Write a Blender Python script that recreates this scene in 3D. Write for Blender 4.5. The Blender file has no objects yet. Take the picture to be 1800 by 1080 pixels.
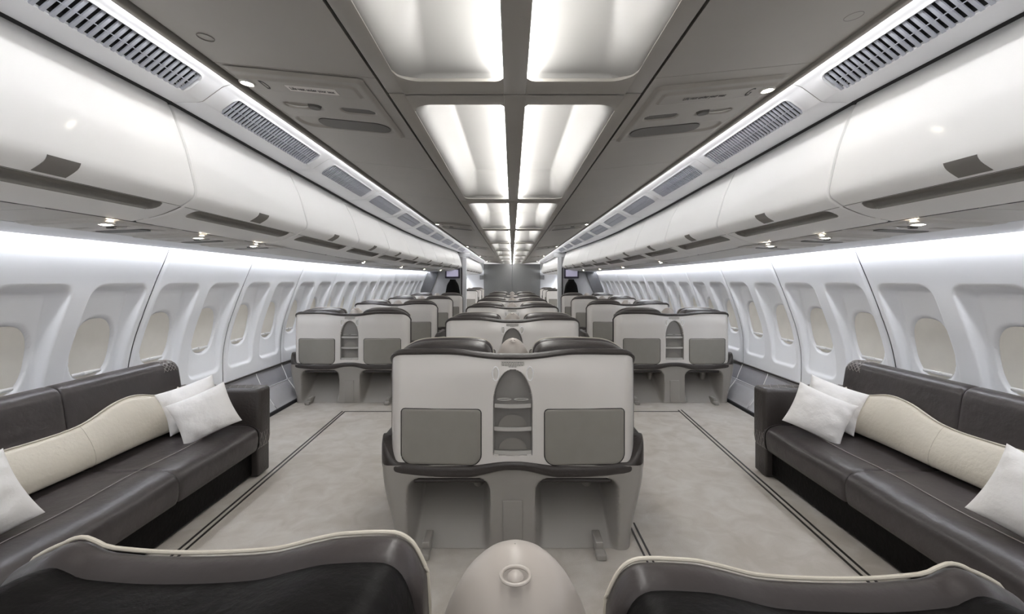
import bpy, bmesh, math, random
from mathutils import Vector, Matrix
random.seed(7)
C = bpy.context.scene.collection
SC = bpy.context.scene
PI = math.pi
# ------------------------------------------------------------------ camera, world, exposure
H0 = 1.41            # camera height
cd = bpy.data.cameras.new('camera'); cam = bpy.data.objects.new('camera', cd); C.objects.link(cam)
cam.location = (0, 0, H0); cam.rotation_euler = (PI/2, 0, 0)
cd.sensor_width = 36; cd.lens = 15.8; cd.shift_y = -48/1800; cd.clip_start = 0.02; cd.clip_end = 100
SC.camera = cam
w = bpy.data.worlds.new('world'); SC.world = w; w.use_nodes = True
w.node_tree.nodes['Background'].inputs[0].default_value = (1.0, 0.98, 0.96, 1)
w.node_tree.nodes['Background'].inputs[1].default_value = 0.38
SC.view_settings.view_transform = 'Standard'; SC.view_settings.look = 'None'
SC.view_settings.gamma = 1; SC.view_settings.exposure = 1.12
SC.cycles.max_bounces = 8; SC.cycles.diffuse_bounces = 5; SC.cycles.glossy_bounces = 3
SC.cycles.use_denoising = True
SC.cycles.sample_clamp_indirect = 6
E_SPINE, E_WALL, E_BINFILL, E_LAMP = 20.0, 19.0, 9.5, 40.0

# ------------------------------------------------------------------ materials
def nodes_mat(name):
    m = bpy.data.materials.new(name); m.use_nodes = True
    nt = m.node_tree; return m, nt, nt.nodes['Principled BSDF']
def mat(name, col, rough=.5, coat=0, metal=0, var=0.03, scale=12, bump=0, bscale=200, spec=.5):
    m, nt, p = nodes_mat(name)
    tc = nt.nodes.new('ShaderNodeTexCoord')
    n = nt.nodes.new('ShaderNodeTexNoise'); n.inputs['Scale'].default_value = scale; n.inputs['Detail'].default_value = 4
    nt.links.new(tc.outputs['Object'], n.inputs['Vector'])
    r = nt.nodes.new('ShaderNodeValToRGB')
    r.color_ramp.elements[0].color = tuple(c*(1-var) for c in col)+(1,)
    r.color_ramp.elements[1].color = tuple(min(1, c*(1+var)) for c in col)+(1,)
    r.color_ramp.elements[0].position = .3; r.color_ramp.elements[1].position = .7
    nt.links.new(n.outputs['Fac'], r.inputs['Fac']); nt.links.new(r.outputs['Color'], p.inputs['Base Color'])
    p.inputs['Roughness'].default_value = rough; p.inputs['Metallic'].default_value = metal
    p.inputs['Specular IOR Level'].default_value = spec
    if coat: p.inputs['Coat Weight'].default_value = coat; p.inputs['Coat Roughness'].default_value = .08
    if bump:
        b = nt.nodes.new('ShaderNodeBump'); n2 = nt.nodes.new('ShaderNodeTexNoise')
        n2.inputs['Scale'].default_value = bscale; n2.inputs['Detail'].default_value = 5
        nt.links.new(tc.outputs['Object'], n2.inputs['Vector'])
        nt.links.new(n2.outputs['Fac'], b.inputs['Height']); b.inputs['Strength'].default_value = bump
        b.inputs['Distance'].default_value = .01
        nt.links.new(b.outputs['Normal'], p.inputs['Normal'])
    return m
def emit(name, col, s):
    m, nt, p = nodes_mat(name)
    p.inputs['Base Color'].default_value = (*col, 1); p.inputs['Emission Color'].default_value = (*col, 1)
    p.inputs['Emission Strength'].default_value = s
    return m
M = dict(
    wall=mat('wall_white', (.89, .905, .94), .42, var=.01, scale=2),
    dado=mat('dado_grey', (.30, .30, .32), .5, var=.03),
    lower=mat('lower_grey', (.48, .48, .50), .45, var=.03),
    bin=mat('bin_white', (.86, .86, .86), .48, coat=.08, var=.01, scale=2),
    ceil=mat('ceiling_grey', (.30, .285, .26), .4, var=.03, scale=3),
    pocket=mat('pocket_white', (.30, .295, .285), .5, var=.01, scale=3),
    cove=mat('cove_white', (.74, .75, .78), .4, var=.01, scale=3),
    slat=mat('slat_grey', (.42, .44, .50), .4),
    black=mat('black_void', (.010, .010, .012), .7),
    bindark=mat('latch_grey', (.17, .16, .15), .5),
    svc=mat('service_grey', (.56, .55, .53), .45, var=.02),
    slot=mat('slot_grey', (.085, .08, .073), .5),
    groove=mat('groove_grey', (.19, .18, .165), .5),
    washrear=emit('rear_wash_light', (.96, .98, 1), E_WALL*5),
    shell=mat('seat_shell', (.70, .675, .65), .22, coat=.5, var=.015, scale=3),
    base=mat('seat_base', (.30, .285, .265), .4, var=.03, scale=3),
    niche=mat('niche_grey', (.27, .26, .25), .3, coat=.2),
    clear=mat('shelf_plastic', (.50, .49, .47), .15, coat=.6),
    tray=mat('tray_panel', (.25, .238, .215), .5, var=.03),
    trim=mat('trim_leather', (.040, .034, .032), .38, bump=.25, bscale=60),
    leather=mat('dark_leather', (.047, .040, .040), .36, var=.12, scale=5, bump=.35, bscale=16),
    leatherb=mat('black_leather', (.004, .0035, .0035), .55, spec=.12, var=.1, bump=.3, bscale=40),
    stitch=mat('stitch', (.30, .275, .265), .5),
    seam=mat('seam_dark', (.012, .010, .010), .6),
    piping=mat('cream_piping', (.62, .58, .50), .5, bump=.1),
    cream=mat('cream_suede', (.68, .635, .55), .75, var=.05, scale=5, bump=.25, bscale=50),
    pillow=mat('pillow_cloth', (.90, .89, .885), .85, var=.02, bump=.5, bscale=22),
    cone=mat('console_cream', (.46, .42, .385), .38, coat=.15, var=.02),
    shade=mat('window_shade', (.80, .775, .72), .6, var=.02),
    white=mat('white_plastic', (.85, .85, .86), .3),
    metal=mat('metal', (.5, .5, .5), .3, metal=1),
    sticker=mat('sticker', (.62, .60, .57), .5),
    ink=mat('ink', (.05, .05, .05), .6),
    bulk=mat('bulkhead_grey', (.165, .168, .17), .5, var=.02),
    part=mat('partition_grey', (.50, .50, .51), .45, var=.02),
    partdark=mat('side_trim_grey', (.10, .10, .105), .5),
    screenframe=mat('monitor_frame', (.035, .03, .05), .4),
    screen=emit('monitor_screen', (.42, .40, .52), .22),
    track=mat('track_dark', (.03, .028, .026), .5),
    spine=emit('spine_light', (1, .985, .96), E_SPINE),
    wash=emit('wash_light', (.94, .96, 1), E_WALL),
    binfill=emit('bin_fill_light', (1, .99, .98), E_BINFILL),
    lamp=emit('lamp_glow', (1, .90, .76), E_LAMP),
)
def carpet():
    m, nt, p = nodes_mat('carpet')
    tc = nt.nodes.new('ShaderNodeTexCoord')
    def noise(s, d, dist=0):
        n = nt.nodes.new('ShaderNodeTexNoise'); n.inputs['Scale'].default_value = s; n.inputs['Detail'].default_value = d
        n.inputs['Distortion'].default_value = dist
        nt.links.new(tc.outputs['Object'], n.inputs['Vector']); return n
    a = noise(1.6, 5, .6); b = noise(7, 6, .8)
    mx = nt.nodes.new('ShaderNodeMath'); mx.operation = 'ADD'
    nt.links.new(a.outputs['Fac'], mx.inputs[0]); nt.links.new(b.outputs['Fac'], mx.inputs[1])
    r = nt.nodes.new('ShaderNodeValToRGB'); e = r.color_ramp.elements
    e[0].position = .38; e[0].color = (.45, .415, .37, 1); e[1].position = .62; e[1].color = (.56, .535, .50, 1)
    h = nt.nodes.new('ShaderNodeMath'); h.operation = 'MULTIPLY'; h.inputs[1].default_value = .5
    nt.links.new(mx.outputs[0], h.inputs[0]); nt.links.new(h.outputs[0], r.inputs['Fac'])
    nt.links.new(r.outputs['Color'], p.inputs['Base Color'])
    p.inputs['Roughness'].default_value = .95; p.inputs['Specular IOR Level'].default_value = .1
    f = noise(220, 4); bp = nt.nodes.new('ShaderNodeBump'); bp.inputs['Strength'].default_value = .5; bp.inputs['Distance'].default_value = .004
    nt.links.new(f.outputs['Fac'], bp.inputs['Height']); nt.links.new(bp.outputs['Normal'], p.inputs['Normal'])
    return m
M['carpet'] = carpet()

# ------------------------------------------------------------------ mesh helpers
class MB:
    """collects geometry of ONE part"""
    def __init__(s): s.v = []; s.f = []; s.mi = []
    def add(s, vs, fs, mi=0):
        o = len(s.v); s.v += [tuple(v) for v in vs]; s.f += [tuple(i+o for i in f) for f in fs]; s.mi += [mi]*len(fs); return s
    def grid(s, fn, us, vs, mi=0, closeu=False, midx=None):
        nu, nv = len(us), len(vs); P = [fn(u, v) for u in us for v in vs]; F = []; I = []
        for i in range(nu if closeu else nu-1):
            for j in range(nv-1):
                a = i*nv+j; b = ((i+1) % nu)*nv+j
                F.append((a, b, b+1, a+1))
                I.append(midx((us[i]+us[(i+1) % nu])/2, (vs[j]+vs[j+1])/2) if midx else mi)
        o = len(s.v); s.v += [tuple(p) for p in P]; s.f += [tuple(k+o for k in f) for f in F]; s.mi += I
        return s
    def box(s, x0, x1, y0, y1, z0, z1, r=0, seg=3, mi=0, mtx=None):
        bm = bmesh.new(); bmesh.ops.create_cube(bm, size=1)
        for v in bm.verts:
            v.co = Vector(((x0+x1)/2+v.co.x*abs(x1-x0), (y0+y1)/2+v.co.y*abs(y1-y0), (z0+z1)/2+v.co.z*abs(z1-z0)))
        if r: bmesh.ops.bevel(bm, geom=list(bm.edges), offset=r, segments=seg, profile=.5, affect='EDGES')
        if mtx: bm.transform(mtx)
        bm.verts.index_update()
        s.add([v.co[:] for v in bm.verts], [[v.index for v in f.verts] for f in bm.faces], mi); bm.free(); return s
    def tube(s, pts, r, n=8, mi=0, flat=None, closed=False, cap=True):
        pts = [Vector(p) for p in pts]; rings = []; N = len(pts)
        up0 = Vector((0, 0, 1))
        for i, p in enumerate(pts):
            a = pts[(i-1) % N] if (closed or i) else p; b = pts[(i+1) % N] if (closed or i < N-1) else p
            t = (b-a).normalized(); up = up0 if abs(t.z) < .95 else Vector((0, 1, 0))
            sx = t.cross(up).normalized(); sz = sx.cross(t).normalized()
            ra = r[i] if isinstance(r, (list, tuple)) else r; fx, fz = flat or (1, 1)
            rings.append([p+sx*math.cos(2*PI*k/n)*ra*fx+sz*math.sin(2*PI*k/n)*ra*fz for k in range(n)])
        o = len(s.v)
        for ring in rings: s.v += [tuple(q) for q in ring]
        m = N if closed else N-1
        for i in range(m):
            for k in range(n):
                a = o+i*n+k; b = o+i*n+(k+1) % n; c = o+((i+1) % N)*n+(k+1) % n; d = o+((i+1) % N)*n+k
                s.f.append((a, b, c, d)); s.mi.append(mi)
        if cap and not closed:
            s.f.append(tuple(o+k for k in range(n))[::-1]); s.mi.append(mi)
            s.f.append(tuple(o+(N-1)*n+k for k in range(n))); s.mi.append(mi)
        return s
    def poly(s, outline, fn, d, mi=0):
        """outline 2d points -> prism; fn maps (a,b,depth)"""
        n = len(outline); V = [fn(a, b, 0) for a, b in outline]+[fn(a, b, d) for a, b in outline]
        F = [tuple(range(n)), tuple(range(2*n-1, n-1, -1))]+[(i, i+n, (i+1) % n+n, (i+1) % n) for i in range(n)]
        return s.add(V, F, mi)
    def build(s, name, mats, parent=None, smooth=True, angle=40, fix=True, weld=False):
        me = bpy.data.meshes.new(name); me.from_pydata(s.v, [], s.f)
        if not isinstance(mats, (list, tuple)): mats = [mats]
        for m in mats: me.materials.append(m)
        for p, i in zip(me.polygons, s.mi): p.material_index = i
        if fix:
            bm = bmesh.new(); bm.from_mesh(me)
            if weld: bmesh.ops.remove_doubles(bm, verts=bm.verts, dist=1e-5)
            bmesh.ops.recalc_face_normals(bm, faces=bm.faces); bm.to_mesh(me); bm.free()
        if smooth:
            for p in me.polygons: p.use_smooth = True
            try: me.set_sharp_from_angle(angle=math.radians(angle))
            except Exception: pass
        o = bpy.data.objects.new(name, me); C.objects.link(o)
        if parent: o.parent = parent
        return o
def tag(o, label=None, cat=None, group=None, kind=None):
    if label: o['label'] = label
    if cat: o['category'] = cat
    if group: o['group'] = group
    if kind: o['kind'] = kind
    return o
def empty(name, loc=(0, 0, 0), rz=0):
    o = bpy.data.objects.new(name, None); C.objects.link(o); o.location = loc; o.rotation_euler = (0, 0, rz)
    o.empty_display_size = .1; return o
def children(o): return [c for c in KIDS.get(o.name, [])]
def copy_tree(o, parent=None, skip=()):
    c = o.copy(); C.objects.link(c)
    if parent: c.parent = parent
    for ch in list(o.children):
        if ch.name.split('.')[0] in skip: continue
        copy_tree(ch, c, skip)
    return c
def lin(a, b, n): return [a+(b-a)*i/(n-1) for i in range(n)]
def ss(a, b, x):
    t = max(0., min(1., (x-a)/(b-a))); return t*t*(3-2*t)
def interp(T, x):
    if x <= T[0][0]: return T[0][1]
    for (a, p), (b, q) in zip(T, T[1:]):
        if x <= b: return p+(q-p)*(x-a)/(b-a)
    return T[-1][1]
def sinterp(T, x):
    if x <= T[0][0]: return T[0][1]
    for (a, p), (b, q) in zip(T, T[1:]):
        if x <= b: return p+(q-p)*ss(a, b, x)
    return T[-1][1]
def rrect(cx, cy, w_, h_, r, n=6):
    P = []
    for (sx, sy, a0) in ((1, 1, 0), (-1, 1, 90), (-1, -1, 180), (1, -1, 270)):
        rr = r[0] if isinstance(r, tuple) and sy > 0 else (r[1] if isinstance(r, tuple) else r)
        for k in range(n+1):
            a = math.radians(a0+90*k/n); P.append((cx+sx*(w_/2-rr)+rr*math.cos(a), cy+sy*(h_/2-rr)+rr*math.sin(a)))
    return P
def rr_sd(x, y, hx, hy, r):
    """signed distance to a rounded rectangle (negative inside)"""
    qx, qy = abs(x)-hx+r, abs(y)-hy+r
    return min(max(qx, qy), 0)+math.hypot(max(qx, 0), max(qy, 0))-r
def text(body, size, name, m, parent, loc, rot, depth=.0004):
    cu = bpy.data.curves.new(name, 'FONT'); cu.body = body; cu.size = size; cu.extrude = depth
    cu.align_x = 'CENTER'; cu.align_y = 'CENTER'
    o = bpy.data.objects.new(name, cu); C.objects.link(o)
    dg = bpy.context.evaluated_depsgraph_get(); me = bpy.data.meshes.new_from_object(o.evaluated_get(dg))
    bpy.data.objects.remove(o); me.materials.clear(); me.materials.append(m)
    o = bpy.data.objects.new(name, me); C.objects.link(o); o.parent = parent; o.location = loc; o.rotation_euler = rot
    return o

Y0, Y1 = -1.0, 22.0
CZ = 2.19                       # ceiling height
# cabin curvature of the overhead row
BUL = [(1.9, 0), (3.3, .05), (5, .10), (7, .13), (8.5, .12), (11.8, .03), (12.9, 0)]
DRO = [(2.0, 0), (3.3, -.006), (4.85, -.022), (8, -.03), (11.5, 0)]
def warp(x, y, z):
    wgt = 0 if x <= 1.09 else ((x-1.09)/.41 if x < 1.5 else (1 if x < 1.7 else max(0, (2.36-x)/.66)))
    dz = interp(DRO, y)*ss(1.3, 1.6, x)
    return x*(1+interp(BUL, y)*wgt), y, z+dz

# ------------------------------------------------------------------ floor
fl = MB().box(-2.56, 2.56, Y0, 13.2+9, -.06, 0).build('floor', M['carpet'], smooth=False); tag(fl, kind='structure')
def track(n, pts, wd=.012):
    b = MB()
    for (x0, y0), (x1, y1) in pts:
        d = Vector((x1-x0, y1-y0, 0)).normalized(); q = Vector((-d.y, d.x, 0))*wd/2
        P = [Vector((x0, y0, 0))-q, Vector((x1, y1, 0))-q, Vector((x1, y1, 0))+q, Vector((x0, y0, 0))+q]
        b.add([p+Vector((0, 0, .0005)) for p in P]+[p+Vector((0, 0, .004)) for p in P],
              [(4, 5, 6, 7), (0, 1, 5, 4), (1, 2, 6, 5), (2, 3, 7, 6), (3, 0, 4, 7)])
    return tag(b.build('trim_%d' % n, M['track'], smooth=False), kind='structure')
track(1, [((-1.70, 1.2), (-1.815, 4.81)), ((-1.66, 1.2), (-1.785, 4.80)), ((-1.785, 4.80), (-.7, 4.80))])
track(2, [((1.655, 1.2), (1.83, 4.86)), ((1.615, 1.2), (1.795, 4.85)), ((1.795, 4.80), (.7, 4.80))])
track(3, [((.705, 1.0), (.705, 2.6)), ((.675, 1.0), (.675, 2.6))], .009)

# ------------------------------------------------------------------ side walls
WP = [(.42, 2.73), (.70, 2.73), (.93, 2.69), (1.14, 2.62), (1.39, 2.525), (1.635, 2.425), (1.78, 2.37)]
PB = [(.50, 2.745), (.75, 2.765), (.96, 2.74), (1.15, 2.70), (1.30, 2.665), (1.38, 2.63)]
def wallx(z): return sinterp2(WP, z)
def sinterp2(T, x):
    # catmull-rom
    if x <= T[0][0]: return T[0][1]
    for i in range(len(T)-1):
        if x <= T[i+1][0]:
            p0 = T[max(i-1, 0)][1]; p1 = T[i][1]; p2 = T[i+1][1]; p3 = T[min(i+2, len(T)-1)][1]
            t = (x-T[i][0])/(T[i+1][0]-T[i][0])
            return .5*((2*p1)+(-p0+p2)*t+(2*p0-5*p1+4*p2-p3)*t*t+(-p0+3*p1-3*p2+p3)*t**3)
    return T[-1][1]
PZ0, PZ1 = .55, 1.375
WC, WHH, WHW = .962, .195, .135     # window oval centre z, half height, half width
def panel_surface(y, z, yc):
    """y relative to panel start; yc = list of window centres (relative)"""
    x = wallx(z)
    for c in yc:
        d = rr_sd(y-c, z-(PZ0+PZ1)/2, .205, (PZ1-PZ0)/2, .075)
        dpk = max(0, sinterp2(PB, z)-x)
        k = ss(.004, -.028-.017*ss(.85, 1.2, z), d)
        x += dpk*k
        # oval reveal
        e = ((abs(y-c)/WHW)**2.5+(abs(z-WC)/WHH)**2.5)**(1/2.5)
        x += .035*ss(1.10, .97, e)
    return x
PL, P_SEAM = 1.066, 3.197
def wall_panel_mesh(s):
    b = MB()
    yc = [.2665, .7995]
    n = 118; us = lin(.004, PL-.004, n); vs = lin(.425, 1.76, 132)
    b.grid(lambda u, v: (s*(panel_surface(u, v, yc)-.0+.012*(ss(.03, 0, u)+ss(PL-.03, PL, u))), u, v), us, vs)
    return b
def build_wall(side):
    s = -1 if side == 'left' else 1
    root = empty('wall_'+side); tag(root, kind='structure')
    first = None; k = -3
    n = 1
    ks = list(range(-4, 18))
    for k in ks:
        y = P_SEAM+PL*k
        if first is None:
            o = wall_panel_mesh(s).build('sidewall_panel', M['wall'], root, angle=60, fix=False); first = o
        else:
            o = first.copy(); C.objects.link(o); o.parent = root
        o.location = (0, y, 0)
    # seam backing, dado, lower duct panel
    b = MB(); b.grid(lambda u, v: (s*(wallx(v)+.03+(.12 if .45 < v < 1.5 else .0)), u, v), [Y0-.2, Y1+.4], lin(.40, 1.78, 30)); b.build('seam_backing', M['dado'], root)
    y = P_SEAM-4*PL; 
    b = MB()
    while y < Y1:
        b.grid(lambda u, v: (s*sinterp2([(.235, 2.665), (.33, 2.70), (.415, 2.735)], v), u, v), [y+.003, y+PL/2-.003], lin(.235, .415, 5)); y += PL/2
    b.build('dado_panel', M['dado'], root)
    b = MB(); b.box(min(s*2.715, s*2.745), max(s*2.715, s*2.745), Y0, Y1, .414, .428, .003); b.build('dado_rail', M['trim'], root)
    y = P_SEAM-4*PL; b = MB(); bb = MB()
    while y < Y1:
        def f(u, v, y=y):
            d = rr_sd(u-(y+PL/4), v-.125, PL/4-.03, .085, .015)
            return (s*(2.50+(v-.02)*.75+.005*ss(.004, -.004, d)), u, v)
        b.grid(f, lin(y+.003, y+PL/2-.003, 40), lin(.03, .235, 22)); y += PL/2
    b.build('lower_panel', M['lower'], root)
    MB().box(min(s*2.48, s*2.60), max(s*2.48, s*2.60), Y0, Y1, .0, .03).build('kick_strip', M['black'], root, smooth=False)
    MB().box(min(s*2.652, s*2.675), max(s*2.652, s*2.675), Y0, Y1, .230, .237, .001).build('lower_ledge', M['lower'], root)
    return root
build_wall('left'); build_wall('right')
# windows
def make_window(s):
    root = empty('window_1')
    b = MB()
    # shade following the reveal, slightly curved
    n = 40; V = []
    def pt(r, a):
        ca, sa = math.cos(a), math.sin(a)
        yy = math.copysign(abs(ca)**(2/2.5), ca)*(WHW+.002)*r; zz = math.copysign(abs(sa)**(2/2.5), sa)*(WHH+.002)*r
        z = WC+zz; return (s*(sinterp2(PB, z)+.018), yy, z)
    b.grid(lambda a, r: pt(r, a), [2*PI*i/n for i in range(n)], lin(.001, 1, 9), closeu=True)
    b.build('window_shade', M['shade'], root, fix=False)
    h = MB(); z0 = WC-WHH+.035
    h.grid(lambda u, v: (s*(sinterp2(PB, z0+v)+.014-.006*math.cos(v/.012*PI/2)), u, z0+v), lin(-.10, .10, 12), lin(-.012, .012, 6))
    h.box(*sorted((s*(sinterp2(PB, z0)-.004), s*(sinterp2(PB, z0)+.016))), -.03, .03, z0-.008, z0+.012, .004)
    h.build('shade_handle', M['white'], root)
    return root
wn = 1
for s in (-1, 1):
    base = make_window(s)
    for k in range(-3, 34):
        y = P_SEAM+PL/4+PL/2*(k)-0
        o = base if k == -3 else copy_tree(base)
        o.name = 'window_%d' % wn; wn += 1; o.location = (0, y, 0); tag(o, kind='structure')

# ------------------------------------------------------------------ ceiling
ceil = empty('ceiling'); tag(ceil, kind='structure')
CX = .012
SE0, SEP = 1.87, 2.56
def pocket_z(x, y, L):
    """x >= 0 from centre, y in module"""
    m = min(y, L-y)
    ends = ss(.118, .34, m) if y < L/2 else ss(.118, .42, m)
    side = ss(.462, .33, x)
    return CZ+.21*(ends*.9+.1*ss(.112, .125, m))*side
for k in range(-1, 8):
    y0 = SE0+SEP*k; L = SEP
    if y0 > Y1: break
    b = MB()
    ys = sorted(set([round(v, 4) for v in lin(.004, .45, 46)+lin(.45, L-.45, 16)+lin(L-.45, L-.004, 46)]))
    for s in (-1, 1):
        xs = sorted(set([round(v, 4) for v in lin(.0, .07, 15)+lin(.07, .468, 58)]))
        b.grid(lambda u, v: (CX+s*u, y0+v, pocket_z(u, v, L)), xs, ys)
        b.grid(lambda u, v: (CX+s*u, y0+v, CZ-.0+.0), [.468, .527], [ys[0], ys[-1]])
    b.build('ceiling_light_panel', M['pocket'] , ceil, angle=50, fix=False)
    # grey spine, cross rib faces, outer edge strips: weak light put into the grey
    g = MB(); t = .003
    g.box(CX-.046, CX+.046, y0+.006, y0+L-.006, CZ-.012, CZ-.0005, .004)
    g.build('spine_cover', M['ceil'], ceil)
    g = MB()
    for s in (-1, 1):
        g.box(min(CX+s*.458, CX+s*.527), max(CX+s*.458, CX+s*.527), y0+.004, y0+L-.004, CZ-.005, CZ-.0005, .002)
    g.build('edge_rail', M['ceil'], ceil)
    # cross ribs with rounded inner corners
    g = MB()
    for e in (0, 1):
        for s in (-1, 1):
            def rib(u, v):
                # u along x .046.. .458 ; v 0..1 across rib
                cx = max(0, u-.36)/.098; wv = .112+.085*(1-math.sqrt(max(0, 1-min(cx, 1)**2))); wv += .03*max(0, (.075-u)/.03)**2 if u < .075 else 0
                yy = v*wv+.004
                return (CX+s*u, y0+(yy if e == 0 else L-yy), CZ-.010+.004*v**4)
            g.grid(rib, lin(.046, .4585, 44), lin(0, 1, 7)); g.grid(lambda u, q: (rib(u, 1)[0], rib(u, 1)[1], rib(u, 1)[2]+.012*q), lin(.046, .4585, 44), [0, 1])
    g.build('cross_rib', M['ceil'], ceil, fix=False)
    lt = MB()
    for s in (-1, 1):
        xa, xb = CX+s*.050, CX+s*.066
        lt.box(min(xa, xb), max(xa, xb), y0+.13, y0+L-.13, CZ+.004, CZ+.018)
    lt.build('light_strip', M['spine'], ceil, smooth=False)
# aisle ceiling panels
AZ = lambda x: .78+.1*(x-.541)       # aisle panels rise slightly outwards
PSEAM = [-1.0, 1.74, 2.50, 3.2, 4.4, 6.3, 7.2, 9.0, 10.8, 11.7, 12.9, 15.0, 16.0, 17.5, 19.4, 20.4, 22.0]
for s in (-1, 1):
    b = MB()
    for a, c in zip(PSEAM, PSEAM[1:]):
        b.grid(lambda x, y: (s*x+CX, y, H0+AZ(x)), [.541, .8, 1.166], [a+.0015, c-.0015])
        for e_ in (a+.0015, c-.0015): b.grid(lambda x, q: (s*x+CX, e_, H0+AZ(x)+.02*q), [.541, 1.166], [0, 1])
        b.grid(lambda y, q: (s*.541+CX, y, H0+AZ(.541)+.02*q), [a+.0015, c-.0015], [0, 1])
    b.build('aisle_ceiling_panel', M['ceil'], ceil)
    xs = sorted((s*1.170, s*1.190)); MB().box(xs[0], xs[1], Y0, Y1, H0+.827, H0+.862, .004).build('aisle_edge_trim', M['ceil'], ceil)
    xs = sorted((s*1.1905, s*1.1955)); MB().box(xs[0], xs[1], Y0+.1, Y1-.1, H0+.836, H0+.848).build('bin_fill_strip', M['binfill'], ceil, smooth=False)  # unseen glowing strip, added behind the trim to brighten the bins
    MB().grid(lambda y, q: (CX+s*(.533-.008*q), y, CZ+.004+.02*q), [Y0, Y1], [0, 1]).grid(lambda y, q: (CX+s*(.50+.06*q), y, CZ+.022), [Y0, Y1], [0, 1]).build('channel_gap', M['black'], ceil, fix=False)
    r = MB()
    for yy in ((1.54 if s < 0 else 1.42),):
        ring = [(s*(1.05 if s < 0 else 1.08)+.026*math.cos(a), yy+.026*math.sin(a), H0+AZ((1.05 if s < 0 else 1.08)+s*.026*math.cos(a))-.0005) for a in lin(0, 2*PI, 25)[:-1]]
        r.tube(ring, .0015, 6, closed=True)
    r.build('access_ring', M['bindark'], ceil)
    # roof above everything so no light leaks in
MB().box(-2.5, 2.5, Y0, Y1+.2, 2.44, 2.48).build('roof_liner', M['ceil'], ceil, smooth=False)

# ------------------------------------------------------------------ overhead bins
BP = [(1.505, .775), (1.489, .742), (1.462, .67), (1.430, .58), (1.406, .48), (1.392, .42), (1.388, .385), (1.400, .355), (1.448, .323)]
BL = [(1.448, .321), (1.500, .298), (1.560, .277), (1.658, .256)]
def prof(T, n):
    # resample with smooth catmull on arc parameter
    P = []; m = len(T)
    for k in range(n):
        t = k/(n-1)*(m-1); i = min(int(t), m-2); f = t-i
        q = []
        for a in (0, 1):
            p0 = T[max(i-1, 0)][a]; p1 = T[i][a]; p2 = T[i+1][a]; p3 = T[min(i+2, m-1)][a]
            q.append(.5*((2*p1)+(-p0+p2)*f+(2*p0-5*p1+4*p2-p3)*f*f+(-p0+3*p1-3*p2+p3)*f**3))
        P.append(tuple(q))
    return P
DP, LP_ = prof(BP, 34), prof(BL, 20)
def make_bin(s, ya, yb, plate=True, endcap=False):
    root = empty('overhead_bin', (s*1.45, (ya+yb)/2, H0+.3)); off = Vector(root.location)
    def W(x, y, z): 
        p = warp(x, y, z+H0); return (s*p[0]-off.x, p[1]-off.y, p[2]-off.z)
    g = .006; ys = [ya+g, ya+g+.004, ya+g+.012]+lin(ya+.03, yb-.03, 14)+[yb-g-.012, yb-g-.004, yb-g]
    def edge(y): 
        d = min(y-ya-g, yb-g-y); return .010*(1-math.sqrt(max(0, 1-(1-min(d/.012, 1))**2)))
    b = MB()
    b.grid(lambda i, y: W(DP[i][0]+edge(y), y, DP[i][1]), range(len(DP)), ys)
    b.grid(lambda i, q: W(DP[i][0]+.010+.05*q, ya+g, DP[i][1]), range(len(DP)), [0, 1])
    b.grid(lambda i, q: W(DP[i][0]+.010+.05*q, yb-g, DP[i][1]), range(len(DP)), [0, 1])
    b.build('bin_door', M['bin'], root, fix=False)
    b = MB(); ys2 = sorted(set(ys+lin(ya+.095, ya+.14, 24)+lin(yb-.14, yb-.095, 24)))
    def lip(i, y):
        x, z = LP_[i]; d = rr_sd(x-1.487, y-(ya+yb)/2, .030, (yb-ya)/2-.10, .028)
        k = ss(.004, -.010, d)
        return W(x+.004*k+edge(y), y, z+.024*k)
    # finer across
    LF = prof(BL, 46)
    def lipf(i, y):
        x, z = LF[i]; d = rr_sd(x-1.480, y-(ya+yb)/2, .028, (yb-ya)/2-.10, .026); k = ss(.003, -.006, d)
        return W(x+.004*k, y, z+.022*k+edge(y)*.5)
    b.grid(lipf, range(len(LF)), ys2, midx=lambda i, y: 1 if rr_sd(LF[int(i)][0]-1.480, y-(ya+yb)/2, .028, (yb-ya)/2-.10, .026) < .003 else 0)
    b.build('bin_handle_lip', [M['bin'], M['groove']], root, fix=False)
    if plate:
        yc = (ya+yb)/2
        ii = [i for i, (x, z) in enumerate(DP) if .326 < z < .376]
        b = MB()
        for q0, q1 in ((.0018, -.004),):
            b.grid(lambda i, y: W(DP[i][0]-q0, y, DP[i][1]-q0*.7), ii, [yc-.052, yc+.052])
            for e_ in (yc-.052, yc+.052): b.grid(lambda i, q: W(DP[i][0]-q0+q*.006, e_, DP[i][1]-q0*.7+q*.004), ii, [0, 1])
        b.build('latch_plate', M['bindark'], root, fix=False)
    # hidden body so the gap reads dark
    b = MB(); BB = [(x+.018, z) for x, z in DP]+[(x, z+.03) for x, z in LP_]
    for (yy0, yy1) in ((ya+.0002, yb-.0002),):
        b.grid(lambda i, y: W(BB[i][0]+.012, y, BB[i][1]+.0), range(len(BB)), lin(yy0, yy1, 5))
    b.build('bin_body', M['bindark'], root, fix=False)
    if endcap:
        yy = yb-g; n = len(DP)+len(LP_); PP = DP+LP_
        b = MB(); V = [W(x+.005, yy, z) for x, z in PP]+[W(1.75, yy, .27), W(1.75, yy, .77)]
        b.add(V, [tuple(range(len(V)))]); b.build('end_panel', M['bin'], root, smooth=False, fix=False)
    return root
BS, BPITCH = 1.98, 1.17
ORD = ['nearest', 'second', 'third', 'fourth', 'fifth', 'sixth', 'seventh', 'eighth', 'ninth', 'tenth', 'eleventh', 'twelfth', 'thirteenth', 'fourteenth']
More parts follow.
